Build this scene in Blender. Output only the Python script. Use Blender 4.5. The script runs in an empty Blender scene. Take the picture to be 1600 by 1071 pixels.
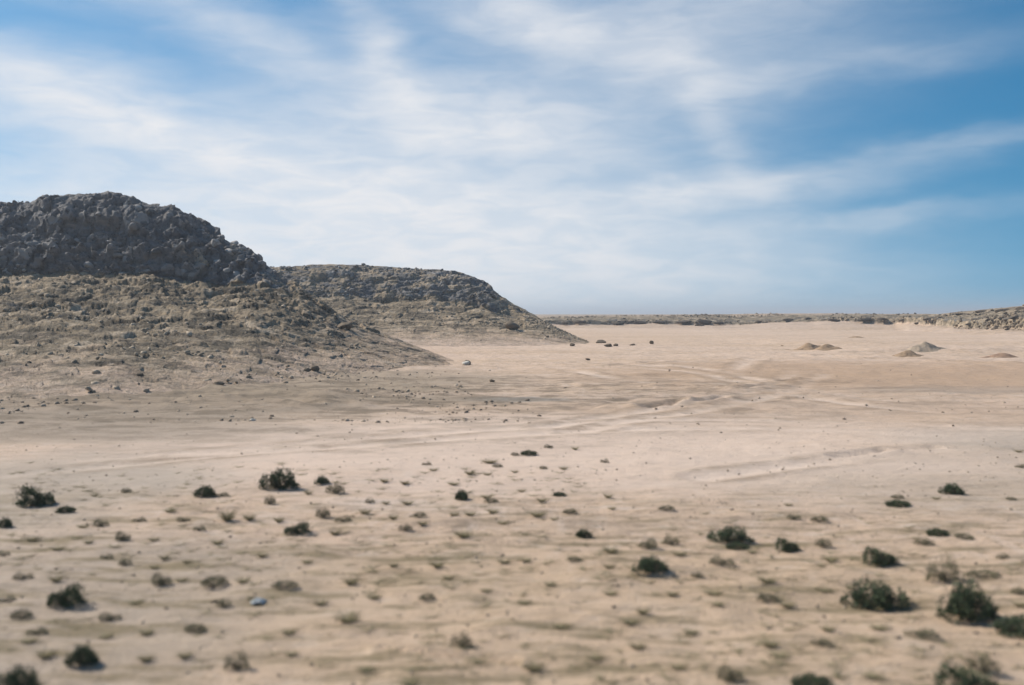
import bpy, math, random
import numpy as np
from mathutils import Vector, Matrix, Euler
R = math.radians
scene = bpy.context.scene
C = scene.collection
rng = np.random.default_rng(7)
random.seed(7)

# ------------------------------------------------------------------ camera
CAM_Z = 3.0
F = 1556.0                       # focal length in pixels of the 1600 px photograph
HOR = 491.0
TH = math.atan((535.5 - HOR) / F)
cd = bpy.data.cameras.new('camera')
cam = bpy.data.objects.new('camera', cd)
C.objects.link(cam)
cd.sensor_width = 36.0
cd.lens = 36.0 * F / 1600.0
cam.location = (0, 0, CAM_Z)
cam.rotation_euler = (R(90) - TH, 0, 0)
cd.clip_start = 0.1
cd.clip_end = 20000
cd.dof.use_dof = True
cd.dof.focus_distance = 90.0
cd.dof.aperture_fstop = 0.68
scene.camera = cam

# ------------------------------------------------------------------ world, sun, exposure
SUN_EL, SUN_AZ = 40.0, -64.0     # azimuth in degrees from +Y towards +X
world = bpy.data.worlds.new("World")
scene.world = world
world.use_nodes = True
nt = world.node_tree
nt.nodes.clear()


class NG:
    """small helper for shader node graphs"""
    def __init__(s, nt): s.nt = nt
    def n(s, t, **k):
        o = s.nt.nodes.new(t)
        for a, b in k.items(): setattr(o, a, b)
        return o
    def put(s, sock, v):
        if isinstance(v, bpy.types.NodeSocket): s.nt.links.new(v, sock)
        elif v is not None: sock.default_value = v
    def m(s, op, a, b=None, c=None, clamp=False):
        o = s.n('ShaderNodeMath', operation=op); o.use_clamp = clamp
        s.put(o.inputs[0], a)
        if b is not None: s.put(o.inputs[1], b)
        if c is not None: s.put(o.inputs[2], c)
        return o.outputs[0]
    def noise(s, vec, scale, detail=4, rough=0.55, dist=0.0, out=0):
        o = s.n('ShaderNodeTexNoise'); s.put(o.inputs['Vector'], vec)
        o.inputs['Scale'].default_value = scale; o.inputs['Detail'].default_value = detail
        o.inputs['Roughness'].default_value = rough; o.inputs['Distortion'].default_value = dist
        return o.outputs[out]
    def vor(s, vec, scale, feature='F1', out='Distance', rand=1.0):
        o = s.n('ShaderNodeTexVoronoi', feature=feature); s.put(o.inputs['Vector'], vec)
        o.inputs['Scale'].default_value = scale; o.inputs['Randomness'].default_value = rand
        return o.outputs[out]
    def rng(s, v, a, b, c=0.0, d=1.0):
        o = s.n('ShaderNodeMapRange', interpolation_type='SMOOTHSTEP'); s.put(o.inputs[0], v)
        for i, q in enumerate((a, b, c, d)): o.inputs[i + 1].default_value = q
        return o.outputs[0]
    def mix(s, f, a, b, mode='MIX'):
        o = s.n('ShaderNodeMix', data_type='RGBA', blend_type=mode)
        s.put(o.inputs[0], f)
        s.put(o.inputs[6], a if isinstance(a, bpy.types.NodeSocket) else (*a, 1))
        s.put(o.inputs[7], b if isinstance(b, bpy.types.NodeSocket) else (*b, 1))
        return o.outputs[2]
    def comb(s, x, y, z):
        o = s.n('ShaderNodeCombineXYZ')
        for i, q in enumerate((x, y, z)): s.put(o.inputs[i], q)
        return o.outputs[0]
    def scale(s, vec, sc):
        o = s.n('ShaderNodeMapping'); s.put(o.inputs[0], vec); o.inputs['Scale'].default_value = sc
        return o.outputs[0]


g = NG(nt)
sky = g.n('ShaderNodeTexSky', sky_type='NISHITA')
sky.sun_disc = False
sky.sun_elevation = R(SUN_EL)
sky.sun_rotation = R(SUN_AZ)
sky.altitude = 300
sky.air_density = 1.0
sky.dust_density = 0.25
sky.ozone_density = 2.5
SKY = 0.1
CLOUD = (0.68 / SKY, 0.69 / SKY, 0.715 / SKY)
tc = g.n('ShaderNodeTexCoord').outputs['Generated']
sep = g.n('ShaderNodeSeparateXYZ'); nt.links.new(tc, sep.inputs[0])
X, Y_, Z = sep.outputs
nrm = g.n('ShaderNodeVectorMath', operation='NORMALIZE')
nt.links.new(g.comb(X, Y_, g.m('MULTIPLY_ADD', g.m('MAXIMUM', Z, 0.0), .9, .17)), nrm.inputs[0])   # dry desert air: no yellow band at the horizon
nt.links.new(nrm.outputs[0], sky.inputs[0])
az = g.m('MULTIPLY', g.m('ARCTAN2', X, Y_), 180 / math.pi)        # compass angle, degrees
el = g.m('MULTIPLY', g.m('ARCSINE', Z), 180 / math.pi)            # height above horizon, degrees
sky_dir = g.comb(g.m('MULTIPLY', az, 0.045), g.m('MULTIPLY', el, 0.13), 0.0)
wob = g.n('ShaderNodeSeparateXYZ'); nt.links.new(g.noise(sky_dir, 2.2, 4, 0.55, 0, 1), wob.inputs[0])
wob2 = g.n('ShaderNodeSeparateXYZ'); nt.links.new(g.noise(sky_dir, 8, 5, 0.6, 0.3, 1), wob2.inputs[0])
def wv(i): return g.m('ADD', g.m('MULTIPLY_ADD', wob.outputs[i], 5.0, -2.5), g.m('MULTIPLY_ADD', wob2.outputs[i], 1.1, -0.55))
azw = g.m('ADD', az, wv(0)); elw = g.m('ADD', el, g.m('MULTIPLY', wv(1), 0.6))
D = 0.0368
STREAKS = [  # azimuth, elevation, half length, half width (degrees), slant, strength
    (300, 228, 310, 40, 15, .9), (90, 180, 180, 48, 8, .55), (450, 92, 190, 28, 20, .45), (605, 115, 95, 34, 60, .7),
    (760, 200, 240, 58, 6, .92), (850, 50, 170, 50, 14, .72), (620, 330, 420, 85, 8, .92), (420, 400, 360, 80, 0, .92), (700, 440, 300, 95, 0, .8),
    (1080, 303, 230, 26, -5, .75), (1340, 352, 170, 16, -3, .35), (1120, 200, 110, 30, 55, .40), (1300, 120, 190, 22, -5, .28),
    (1500, 250, 130, 13, -3, .24), (980, 440, 330, 75, 0, .6), (1150, 20, 200, 45, 5, .42), (1400, 0, 160, 20, 5, .2), (30, 320, 220, 50, 0, .5),
    (1060, 120, 160, 50, 10, .5), (1010, 60, 200, 50, 8, .35), (200, 30, 300, 30, 4, .3), (500, 200, 500, 160, 0, .25)]
tot = None
for (px, py, L, W, ang, s) in STREAKS:
    a0 = math.degrees(math.atan((px - 800) / F)); e0 = math.degrees(math.atan((HOR - py) / F))
    ca, sa = math.cos(R(-ang)), math.sin(R(-ang))
    dx = g.m('SUBTRACT', azw, a0); dy = g.m('SUBTRACT', elw, e0)
    u = g.m('MULTIPLY_ADD', dx, ca / (L * D), g.m('MULTIPLY', dy, sa / (L * D)))
    v = g.m('MULTIPLY_ADD', dx, -sa / (W * D), g.m('MULTIPLY', dy, ca / (W * D)))
    q = g.m('ADD', g.m('MULTIPLY', u, u), g.m('MULTIPLY', v, v))
    e = g.m('MULTIPLY', g.m('POWER', 2.718, g.m('MULTIPLY', q, -0.75)), s)
    inv = g.m('SUBTRACT', 1.0, e)
    tot = inv if tot is None else g.m('MULTIPLY', tot, inv)
cl = g.m('SUBTRACT', 1.0, tot)
# thin cirrus over the rest of the sky (behind and beside the view)
rest = g.m('MULTIPLY', g.rng(g.noise(g.scale(tc, (1.2, 1.2, 4)), 2.2, 6, 0.6, 0.5), .48, .72), g.rng(g.m('ABSOLUTE', az), 30, 50, 0, .8))
cl = g.m('MAXIMUM', cl, rest)
fil = g.rng(g.noise(g.scale(sky_dir, (1, 1.3, 1)), 6, 6, 0.56, 0.5), .28, .72, .80, 1.06)
cl = g.m('MULTIPLY', cl, fil, clamp=True)
hs = g.n('ShaderNodeHueSaturation'); nt.links.new(sky.outputs[0], hs.inputs['Color'])
hs.inputs['Saturation'].default_value = 1.32
hs.inputs['Value'].default_value = 0.93
clear = g.mix(1.0, hs.outputs[0], (0.58, 1.10, 1.0), 'MULTIPLY')
colr = g.mix(cl, clear, CLOUD)
bg = g.n('ShaderNodeBackground'); nt.links.new(colr, bg.inputs[0]); bg.inputs[1].default_value = SKY
wo = g.n('ShaderNodeOutputWorld'); nt.links.new(bg.outputs[0], wo.inputs[0])

sl = bpy.data.lights.new('sun', 'SUN')
sl.energy = 4.7
sl.angle = R(0.6)
sl.color = (1.0, 0.92, 0.81)
sun = bpy.data.objects.new('sun', sl)
C.objects.link(sun)
sdir = Vector((math.sin(R(SUN_AZ)) * math.cos(R(SUN_EL)), math.cos(R(SUN_AZ)) * math.cos(R(SUN_EL)), math.sin(R(SUN_EL))))
sun.rotation_euler = sdir.to_track_quat('Z', 'Y').to_euler()
sun.location = (-40, 20, 60)

vs = scene.view_settings
vs.view_transform = 'Standard'
vs.look = 'None'
vs.exposure = 0.28
vs.gamma = 1.0
vs.use_curve_mapping = False

# ------------------------------------------------------------------ numpy noise
def _h(ix, iy, iz, seed):
    h = (ix.astype(np.int64) * 374761393 + iy.astype(np.int64) * 668265263 + iz.astype(np.int64) * 2147483647 + seed * 974711) & 0xffffffff
    h = ((h ^ (h >> 13)) * 1274126177) & 0xffffffff
    h = ((h ^ (h >> 16)) * 2246822519) & 0xffffffff
    return ((h ^ (h >> 15)) & 0xffffff) / float(0xffffff)

def vnoise(x, y, z=None, seed=0):
    if z is None: z = np.zeros_like(x)
    fx, fy, fz = np.floor(x), np.floor(y), np.floor(z)
    tx, ty, tz = x - fx, y - fy, z - fz
    tx, ty, tz = [t * t * t * (t * (t * 6 - 15) + 10) for t in (tx, ty, tz)]
    r = 0
    for i in (0, 1):
        for j in (0, 1):
            for k in (0, 1):
                w = (tx if i else 1 - tx) * (ty if j else 1 - ty) * (tz if k else 1 - tz)
                r = r + w * _h(fx + i, fy + j, fz + k, seed)
    return r * 2 - 1

def fbm(x, y, z=None, oct=4, seed=0, gain=0.5):
    a, s, r = 1.0, 0.0, 0
    for o in range(oct):
        f = 2.03 ** o
        r = r + a * vnoise(x * f + 13.1 * o, y * f - 7.7 * o, None if z is None else z * f + 3.3 * o, seed + o)
        s += a; a *= gain
    return r / s

def worley(x, y, z, seed=0):
    """distance to nearest feature point and a random value of that cell"""
    fx, fy, fz = np.floor(x), np.floor(y), np.floor(z)
    best = np.full(x.shape, 9.0); sec = np.full(x.shape, 9.0); val = np.zeros(x.shape)
    for i in (-1, 0, 1):
        for j in (-1, 0, 1):
            for k in (-1, 0, 1):
                cx, cy, cz = fx + i, fy + j, fz + k
                d = np.sqrt((cx + _h(cx, cy, cz, seed) - x) ** 2 + (cy + _h(cx, cy, cz, seed + 1) - y) ** 2 + (cz + _h(cx, cy, cz, seed + 2) - z) ** 2)
                m = d < best
                sec = np.where(m, best, np.minimum(sec, d))
                val = np.where(m, _h(cx, cy, cz, seed + 3), val)
                best = np.where(m, d, best)
    return best, sec, val

def sstep(a, b, x):
    t = np.clip((x - a) / (b - a), 0, 1)
    return t * t * (3 - 2 * t)

# ------------------------------------------------------------------ mapping between the photo and the place
def ray(px, py):
    a = (px - 800) / F; b = (535.5 - py) / F
    yc = math.cos(TH) + b * math.sin(TH)
    return a / yc, (-math.sin(TH) + b * math.cos(TH)) / yc          # dx/dy, dz/dy

def zat(py, Y): return CAM_Z + Y * ray(800, py)[1] if np.isscalar(py) else CAM_Z + Y * ((-math.sin(TH) + (535.5 - py) / F * math.cos(TH)) / (math.cos(TH) + (535.5 - py) / F * math.sin(TH)))

def seg_d(x, y, x0, y0, x1, y1):
    dx, dy = x1 - x0, y1 - y0
    t = np.clip(((x - x0) * dx + (y - y0) * dy) / (dx * dx + dy * dy), 0, 1)
    return np.hypot(x - x0 - t * dx, y - y0 - t * dy), t

RUTS = [  # erosion cuts and wheel ruts: pixel ends, depth, width
    (1010, 636, 1062, 628, .16, .28), (1085, 630, 1130, 622, .15, .25), (1160, 608, 1205, 603, .18, .4), (1225, 598, 1275, 596, .18, .3),
    (960, 572, 1030, 566, .12, .5), (1140, 606, 1050, 604, .10, .5), (1310, 714, 1380, 706, .05, .16), (1380, 706, 1460, 700, .04, .16),
    (1285, 556, 1345, 559, .2, .6), (1480, 566, 1600, 570, .2, .5), (600, 1012, 800, 1034, .05, .06), (440, 628, 490, 634, .12, .3), (1090, 645, 1190, 640, .05, .3), (880, 600, 990, 612, .05, .3), (900, 640, 1010, 618, .05, .3)]
def flatpos(px, py):
    a, b = ray(px, py); Y = -CAM_Z / b
    return a * Y, Y
RW = [(*flatpos(a, b), *flatpos(c, d), e, f) for a, b, c, d, e, f in RUTS]

def G(x, y):
    """height of the open plain"""
    x = np.asarray(x, float); y = np.asarray(y, float)
    r = np.hypot(x, y)
    z = 0.13 * fbm(x / 21, y / 19, oct=3, seed=3) * sstep(14, 50, r) * (1 - 0.6 * sstep(150, 400, r))
    z = z + 0.05 * fbm(x / 3.4, y / 2.2, oct=3, seed=9)
    hum = fbm(x / 0.9, y / 0.55, oct=3, seed=21)
    z = z + (0.035 * hum + 0.02 * np.maximum(hum, 0)) * (1 - 0.65 * sstep(14, 22, r))
    band = sstep(45, 70, y) * (1 - sstep(85, 110, y)) * sstep(0, 12, x)
    z = z + 0.10 * band * np.abs(fbm(x / 3.2, y / 2.6, oct=4, seed=5))
    z = z + 0.06 * sstep(24, 40, y) * (1 - sstep(90, 140, y)) * fbm(x / 1.3, y / 1.6, oct=3, seed=6)
    for x0, y0, x1, y1, dep, wid in RW:
        m = (np.abs(x - (x0 + x1) / 2) < abs(x1 - x0) / 2 + 4) & (np.abs(y - (y0 + y1) / 2) < abs(y1 - y0) / 2 + 4)
        if not np.any(m): continue
        d, t = seg_d(x, y, x0, y0, x1, y1)
        wob_ = 1.2 * wid * vnoise(x * .9, y * .9, seed=31)
        z = z + np.where(m, -dep * np.exp(-((d + wob_) / wid) ** 2) + 0.55 * dep * np.exp(-((d - 1.7 * wid) / wid) ** 2), 0)
    bank = sstep(30, 34, y) * (1 - sstep(46, 60, y)) * (1 - sstep(-10, 2, x))
    bn = fbm(x / 1.6, y / 2.2, oct=4, seed=71, gain=.6)
    z = z + bank * (.22 * np.maximum(bn + .1, 0) + .10 * fbm(x / 5, y / 5, oct=2, seed=72))
    # low bench behind the spoil heaps on the right
    bx = sstep(38, 46, x) if False else sstep(24, 30, x)
    z = z + bx * 0.30 * sstep(76, 78.5, y + 1.2 * fbm(x / 6, y / 6, oct=2, seed=14)) * (1 - sstep(95, 140, y))
    # the tableland beyond the far ridge
    z = z + 2.35 * sstep(238, 262, y) + 0.5 * fbm(x / 240, y / 240, oct=3, seed=8) * sstep(260, 500, r)
    return z

def hit(px, py):
    """where the line of sight through a photo pixel meets the plain"""
    a, b = ray(px, py)
    Y = -CAM_Z / b
    for _ in range(12):
        gz = float(G(a * Y, Y)); Y = 0.5 * Y + 0.5 * (gz - CAM_Z) / b
    return a * Y, Y, float(G(a * Y, Y))

# ------------------------------------------------------------------ mesh helpers
def mesh_from(name, co, faces4=None, faces3=None, mat=None, parent=None, smooth=True, attrs=None):
    me = bpy.data.meshes.new(name)
    co = np.asarray(co, np.float32)
    n4 = 0 if faces4 is None else len(faces4); n3 = 0 if faces3 is None else len(faces3)
    me.vertices.add(len(co)); me.vertices.foreach_set('co', co.ravel())
    idx = []
    if n4: idx.append(np.asarray(faces4).ravel())
    if n3: idx.append(np.asarray(faces3).ravel())
    idx = np.concatenate(idx).astype(np.int32)
    me.loops.add(len(idx)); me.loops.foreach_set('vertex_index', idx)
    me.polygons.add(n4 + n3)
    st = np.concatenate([np.arange(n4) * 4, n4 * 4 + np.arange(n3) * 3]).astype(np.int32)
    me.polygons.foreach_set('loop_start', st)
    me.update(calc_edges=True)
    me.validate()
    if smooth: me.polygons.foreach_set('use_smooth', np.ones(len(me.polygons), bool))
    for k, v in (attrs or {}).items():
        a = me.attributes.new(k, 'FLOAT', 'POINT'); a.data.foreach_set('value', np.asarray(v, np.float32).ravel())
    if mat: me.materials.append(mat)
    o = bpy.data.objects.new(name, me); C.objects.link(o)
    if parent: o.parent = parent
    return o

def grid_faces(nr, nc, wrap=False):
    i = np.arange(nr - 1)[:, None]; j = np.arange(nc if wrap else nc - 1)[None, :]
    j2 = (j + 1) % nc
    a = i * nc + j; b = i * nc + j2; c = (i + 1) * nc + j2; d = (i + 1) * nc + j
    return np.stack([a, b, c, d], -1).reshape(-1, 4)

def tag(o, label=None, cat=None, group=None, kind=None):
    if label: o['label'] = label
    if cat: o['category'] = cat
    if group: o['group'] = group
    if kind: o['kind'] = kind
    return o

# ------------------------------------------------------------------ materials
def new_mat(name, rough=0.9):
    m = bpy.data.materials.new(name); m.use_nodes = True
    b = m.node_tree.nodes['Principled BSDF']
    b.inputs['Roughness'].default_value = rough
    b.inputs['Specular IOR Level'].default_value = 0.15
    return m, NG(m.node_tree), b

def bump(q, b, h, strength, dist):
    bn = q.n('ShaderNodeBump'); bn.inputs['Strength'].default_value = strength; bn.inputs['Distance'].default_value = dist
    q.put(bn.inputs['Height'], h); q.nt.links.new(bn.outputs[0], b.inputs['Normal'])

def spot(q, px_, py_, x, y, rx, ry, wobble):
    """soft irregular patch of another colour centred at a place on the plain"""
    dx = q.m('DIVIDE', q.m('SUBTRACT', px_, x), rx); dy = q.m('DIVIDE', q.m('SUBTRACT', py_, y), ry)
    d = q.m('SQRT', q.m('ADD', q.m('MULTIPLY', dx, dx), q.m('MULTIPLY', dy, dy)))
    return q.rng(q.m('ADD', d, wobble), .45, 1.15, 1.0, 0.0)

SAND = (0.62, 0.462, 0.352)
SAND2 = (0.565, 0.41, 0.29)
def sand_nodes(q):
    P = q.n('ShaderNodeNewGeometry').outputs['Position']
    P2 = q.scale(P, (1, 1, 1))
    big = q.noise(q.scale(P, (.35, 1, 1)), 0.06, 5, .6)
    mid = q.noise(q.scale(P, (.30, 1, 1)), 0.55, 6, .62)
    fine = q.noise(q.scale(P, (.45, 1, 1)), 4.5, 7, .68)
    grit = q.noise(P, 26, 4, .7)
    med = q.noise(q.scale(P, (.6, 1, 1)), 1.6, 6, .72)
    c = q.mix(q.rng(big, .38, .62), SAND, SAND2)
    c = q.mix(q.rng(mid, .50, .70, 0, .6), c, (0.36, 0.275, 0.205))
    c = q.mix(q.rng(mid, .46, .28, 0, .55), c, (0.62, 0.515, 0.44))
    c = q.mix(q.rng(med, .54, .66, 0, .55), c, (0.29, 0.22, 0.16))
    c = q.mix(q.rng(med, .46, .34, 0, .45), c, (0.64, 0.54, 0.46))
    rip = q.noise(q.scale(P, (1.6, .35, 1)), 1.5, 5, .7)
    c = q.mix(q.rng(rip, .54, .66, 0, .35), c, (0.30, 0.225, 0.16))
    c = q.mix(q.rng(rip, .44, .34, 0, .35), c, (0.68, 0.55, 0.46))
    c = q.mix(q.rng(fine, .52, .66, 0, .6), c, (0.25, 0.19, 0.135))
    c = q.mix(q.rng(fine, .46, .32, 0, .5), c, (0.66, 0.56, 0.48))
    c = q.mix(q.rng(grit, .52, .68, 0, .5), c, (0.22, 0.175, 0.14))
    return P, c, big, mid, fine, grit

sand_m, q, b = new_mat('sand')
P, c, big, mid, fine, grit = sand_nodes(q)
med_ = q.noise(P, .8, 5, .7)
sp = q.n('ShaderNodeSeparateXYZ'); q.nt.links.new(P, sp.inputs[0])
wob_ = q.m('MULTIPLY_ADD', q.noise(q.scale(P, (.4, 1, 1)), .25, 4, .6), 1.2, -.6)
for (px, py, rx, ry, colr_, s) in [(1540, 612, 6.0, 2.6, (0.31, 0.30, 0.28), .6), (812, 624, 2.4, 1.3, (0.19, 0.205, 0.195), .95),
                                   (40, 610, 8, 6, (0.24, 0.225, 0.20), .6), (1580, 690, 4.0, 3, (0.36, 0.325, 0.28), .6),  # greyer patches at the left and right of the plain
                                   (1480, 585, 22, 17, (0.42, 0.285, 0.19), .7), (1100, 640, 12, 6, (0.50, 0.365, 0.27), .5),
                                   (1500, 740, 6, 4, (0.38, 0.32, 0.255), .5), (800, 690, 14, 8, (0.72, 0.565, 0.46), .7),
                                   (1000, 960, 7, 3.5, (0.53, 0.38, 0.245), .5), (40, 960, 3, 4, (0.36, 0.30, 0.24), .6), (40, 760, 4, 5, (0.38, 0.33, 0.27), .6),
                                   (230, 620, 13, 7, (0.27, 0.21, 0.15), .75), (480, 600, 9, 10, (0.31, 0.245, 0.175), .7), (620, 590, 7, 9, (0.37, 0.29, 0.215), .6), (80, 660, 10, 6, (0.27, 0.225, 0.175), .65)]:
    x, y = flatpos(px, py)
    c = q.mix(q.m('MULTIPLY', spot(q, sp.outputs[0], sp.outputs[1], x, y, rx, ry, wob_), s), c, colr_)
# brown stony apron round the foot of the left hill
ax_, ay_ = flatpos(60, 615)
apr = q.m('MULTIPLY', spot(q, sp.outputs[0], sp.outputs[1], ax_, ay_, 36, 17, wob_), q.rng(q.noise(q.scale(P, (.5, .8, 1)), 1.0, 7, .75), .45, .58, .1, .9))
c = q.mix(apr, c, (0.20, 0.155, 0.11))
belt_ = q.m('MULTIPLY', q.rng(sp.outputs[1], 19, 13), q.rng(q.noise(q.scale(P, (.22, 1, 1)), 2.6, 7, .72), .49, .62, 0, .85))
c = q.mix(belt_, c, (0.23, 0.18, 0.105))
# far tableland carries grey green scrub
far = q.rng(sp.outputs[1], 225, 262)
c = q.mix(q.m('MULTIPLY', far, .8), c, q.mix(q.rng(q.noise(P, .12, 5, .7), .4, .6), (0.19, 0.155, 0.115), (0.42, 0.33, 0.25)))
trk = q.n('ShaderNodeAttribute', attribute_name='track').outputs['Fac']
c = q.mix(q.m('MULTIPLY', trk, q.rng(med_, .3, .6, .15, .6), clamp=True), c, (0.76, 0.61, 0.50))
trk2 = q.n('ShaderNodeAttribute', attribute_name='rim').outputs['Fac']
c = q.mix(q.m('MULTIPLY', trk2, q.rng(med_, .62, .35, .1, .8), clamp=True), c, (0.31, 0.225, 0.155))
q.nt.links.new(c, b.inputs['Base Color'])
h = q.m('ADD', q.m('MULTIPLY', fine, 1.0), q.m('MULTIPLY', grit, .35))
bump(q, b, h, .8, .10)

hill_m, q, b = new_mat('hillside')
P, c, big, mid, fine, grit = sand_nodes(q)
at = q.n('ShaderNodeAttribute', attribute_name='rock').outputs['Fac']       # 0 sand, .5 scree, 1 cap rock
cell = q.n('ShaderNodeAttribute', attribute_name='stone').outputs['Fac']
n1 = q.noise(P, .5, 7, .65); n2 = q.noise(P, 2.6, 7, .7); n3 = q.noise(q.scale(P, (.5, .5, 2.2)), 1.1, 5, .6)
clump = q.noise(q.scale(P, (.5, .8, 1.5)), .75, 6, .66)
scree = q.mix(q.rng(n1, .38, .62), (0.35, 0.27, 0.182), (0.20, 0.16, 0.112))
scree = q.mix(q.rng(clump, .49, .57, 0, .85), scree, (0.085, 0.07, 0.052))
scree = q.mix(q.rng(clump, .45, .37, 0, .75), scree, (0.50, 0.40, 0.295))
scree = q.mix(q.rng(n2, .50, .70, 0, .8), scree, (0.10, 0.09, 0.075))
scree = q.mix(q.rng(n2, .45, .30, 0, .8), scree, (0.50, 0.42, 0.32))
rock = q.mix(q.rng(n1, .35, .65), (0.25, 0.237, 0.228), (0.14, 0.138, 0.142))
rock = q.mix(q.rng(n2, .50, .68, 0, .8), rock, (0.055, 0.053, 0.052))
rock = q.mix(q.rng(cell, .60, .98, 0, .8), rock, (0.36, 0.335, 0.31))
rock = q.mix(q.rng(n3, .60, .72, 0, .6), rock, (0.34, 0.30, 0.255))
w = q.m('ADD', at, q.m('MULTIPLY_ADD', n1, .5, -.25))
w = q.m('ADD', w, q.m('MULTIPLY_ADD', n2, .4, -.2))
c = q.mix(q.rng(w, .12, .42), c, scree)
w2 = q.m('ADD', w, q.m('MULTIPLY_ADD', clump, .8, -.4))
c = q.mix(q.rng(w2, .60, .76), c, rock)
q.nt.links.new(c, b.inputs['Base Color'])
h = q.m('ADD', q.m('MULTIPLY', n2, 1.0), q.m('MULTIPLY', q.noise(P, 9, 5, .7), .5))
bump(q, b, h, .8, .30)

def stone_mat(name, c1, c2, rough=.9):
    m, q, b = new_mat(name, rough)
    P = q.n('ShaderNodeNewGeometry').outputs['Position']
    a = q.n('ShaderNodeAttribute', attribute_name='tone').outputs['Fac']
    n = q.noise(P, 3.0, 6, .7)
    c = q.mix(a, c1, c2)
    c = q.mix(q.rng(n, .5, .72, 0, .7), c, tuple(v * .45 for v in c1))
    q.nt.links.new(c, b.inputs['Base Color'])
    bump(q, b, n, .7, .12)
    return m
rock_m = stone_mat('cap_rock', (0.10, 0.097, 0.095), (0.38, 0.355, 0.33))
scree_m = stone_mat('scree_stone', (0.24, 0.19, 0.14), (0.50, 0.41, 0.31))
shaded_ledge_m = stone_mat('shaded_ledge_rock', (0.075, 0.058, 0.044), (0.36, 0.28, 0.20))  # dark tone carries the black shade under the ridge overhangs
tan_m = stone_mat('tan_stone', (0.16, 0.125, 0.09), (0.20, 0.16, 0.12))
pale_m = stone_mat('pale_stone', (0.55, 0.50, 0.42), (0.72, 0.67, 0.58))
pebble_m = stone_mat('pebble', (0.20, 0.155, 0.115), (0.50, 0.40, 0.30))

def leaf_mat(name, cols, rough=.75, trans=.15):
    m, q, b = new_mat(name, rough)
    P = q.n('ShaderNodeNewGeometry').outputs['Position']
    a = q.n('ShaderNodeAttribute', attribute_name='tone').outputs['Fac']
    r = q.n('ShaderNodeObjectInfo').outputs['Random']
    c = q.mix(a, cols[0], cols[1])
    c = q.mix(q.m('MULTIPLY', r, .6), c, cols[2])
    q.nt.links.new(c, b.inputs['Base Color'])
    return m
green_m = leaf_mat('green_foliage', ((0.046, 0.070, 0.038), (0.14, 0.165, 0.092), (0.085, 0.100, 0.060)))
olive_m = leaf_mat('olive_foliage', ((0.13, 0.125, 0.075), (0.28, 0.255, 0.155), (0.19, 0.165, 0.10)))
dry_m = leaf_mat('dry_grass', ((0.21, 0.185, 0.105), (0.40, 0.35, 0.21), (0.27, 0.225, 0.135)))
twig_m = leaf_mat('dry_twig', ((0.12, 0.095, 0.07), (0.26, 0.21, 0.16), (0.17, 0.14, 0.11)))

# ------------------------------------------------------------------ ground sheet
az_in = np.linspace(-34, 34, 860)
az_out = np.concatenate([np.linspace(-180, -35, 70), az_in, np.linspace(35, 178, 70)])
radii = np.concatenate([[0.05, 1.5, 3.0], np.geomspace(4.5, 330, 620), np.geomspace(340, 9000, 60)])
A_, R_ = np.meshgrid(np.radians(az_out), radii)
gx, gy = R_ * np.sin(A_), R_ * np.cos(A_)
gz = G(gx, gy)
TRACKS = [  # wheel tracks across the plain, photo pixels
    [(1600, 640), (1420, 632), (1290, 615), (1200, 596), (1130, 580), (1060, 572), (980, 572)], [(1600, 652), (1400, 643), (1270, 624), (1180, 603), (1110, 586), (1040, 577), (960, 578)],
    [(860, 668), (960, 650), (1060, 634), (1150, 618), (1215, 600), (1240, 582)], [(900, 676), (1000, 657), (1100, 641), (1190, 625), (1255, 606), (1290, 586)],
    [(-300, 742), (0, 728), (200, 714), (400, 700), (600, 684), (800, 672), (950, 660), (1150, 655), (1400, 662), (1600, 672)], [(-300, 764), (0, 746), (150, 728), (300, 712), (600, 693), (820, 681), (1000, 672), (1200, 668), (1600, 690)],
    [(1100, 745), (1240, 728), (1340, 714), (1460, 702), (1600, 694)], [(880, 575), (940, 590), (1040, 600), (1140, 600)], [(1180, 560), (1150, 575), (1160, 592), (1200, 600)]]
trk = np.zeros_like(gx); rim = np.zeros_like(gx)
sel = (np.abs(np.arctan2(gx, gy)) < .7) & (R_ > 12) & (R_ < 130)
sx_, sy_ = gx[sel], gy[sel]; t_ = np.zeros_like(sx_); r_ = np.zeros_like(sx_)
for poly in TRACKS:
    w_ = [flatpos(*p_) for p_ in poly]
    a_ = np.array(w_); u_ = np.linspace(0, len(a_) - 1, len(a_) * 4)
    xs = np.interp(u_, np.arange(len(a_)), a_[:, 0]); ys = np.interp(u_, np.arange(len(a_)), a_[:, 1])
    for _ in range(3): xs[1:-1] = (xs[:-2] + xs[2:]) / 2; ys[1:-1] = (ys[:-2] + ys[2:]) / 2
    dmin = np.full(sx_.shape, 99.0)
    for k in range(len(xs) - 1):
        d_, _t = seg_d(sx_, sy_, xs[k], ys[k], xs[k + 1], ys[k + 1]); dmin = np.minimum(dmin, d_)
    wd = .20 + .005 * np.hypot(sx_, sy_)
    t_ = np.maximum(t_, np.exp(-(dmin / wd) ** 2)); r_ = np.maximum(r_, np.exp(-((dmin - 1.9 * wd) / (.6 * wd)) ** 2))
trk[sel] = t_; rim[sel] = r_
brk = np.clip(.5 + 1.4 * fbm(gx / 5, gy / 5, oct=3, seed=61), 0.05, 1); trk *= brk; rim *= brk
gz = gz - .035 * trk + .025 * rim
gf = grid_faces(len(radii), len(az_out), wrap=True)
mesh_from('ground', np.stack([gx, gy, gz], -1).reshape(-1, 3), gf[:, ::-1], mat=sand_m, attrs={'track': trk, 'rim': rim})['kind'] = 'structure'

# ------------------------------------------------------------------ hills as surfaces strung between key lines
def line(p, pts):
    """pts: (p, value) pairs"""
    a = np.array(pts, float)
    return np.interp(p, a[:, 0], a[:, 1])

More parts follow.
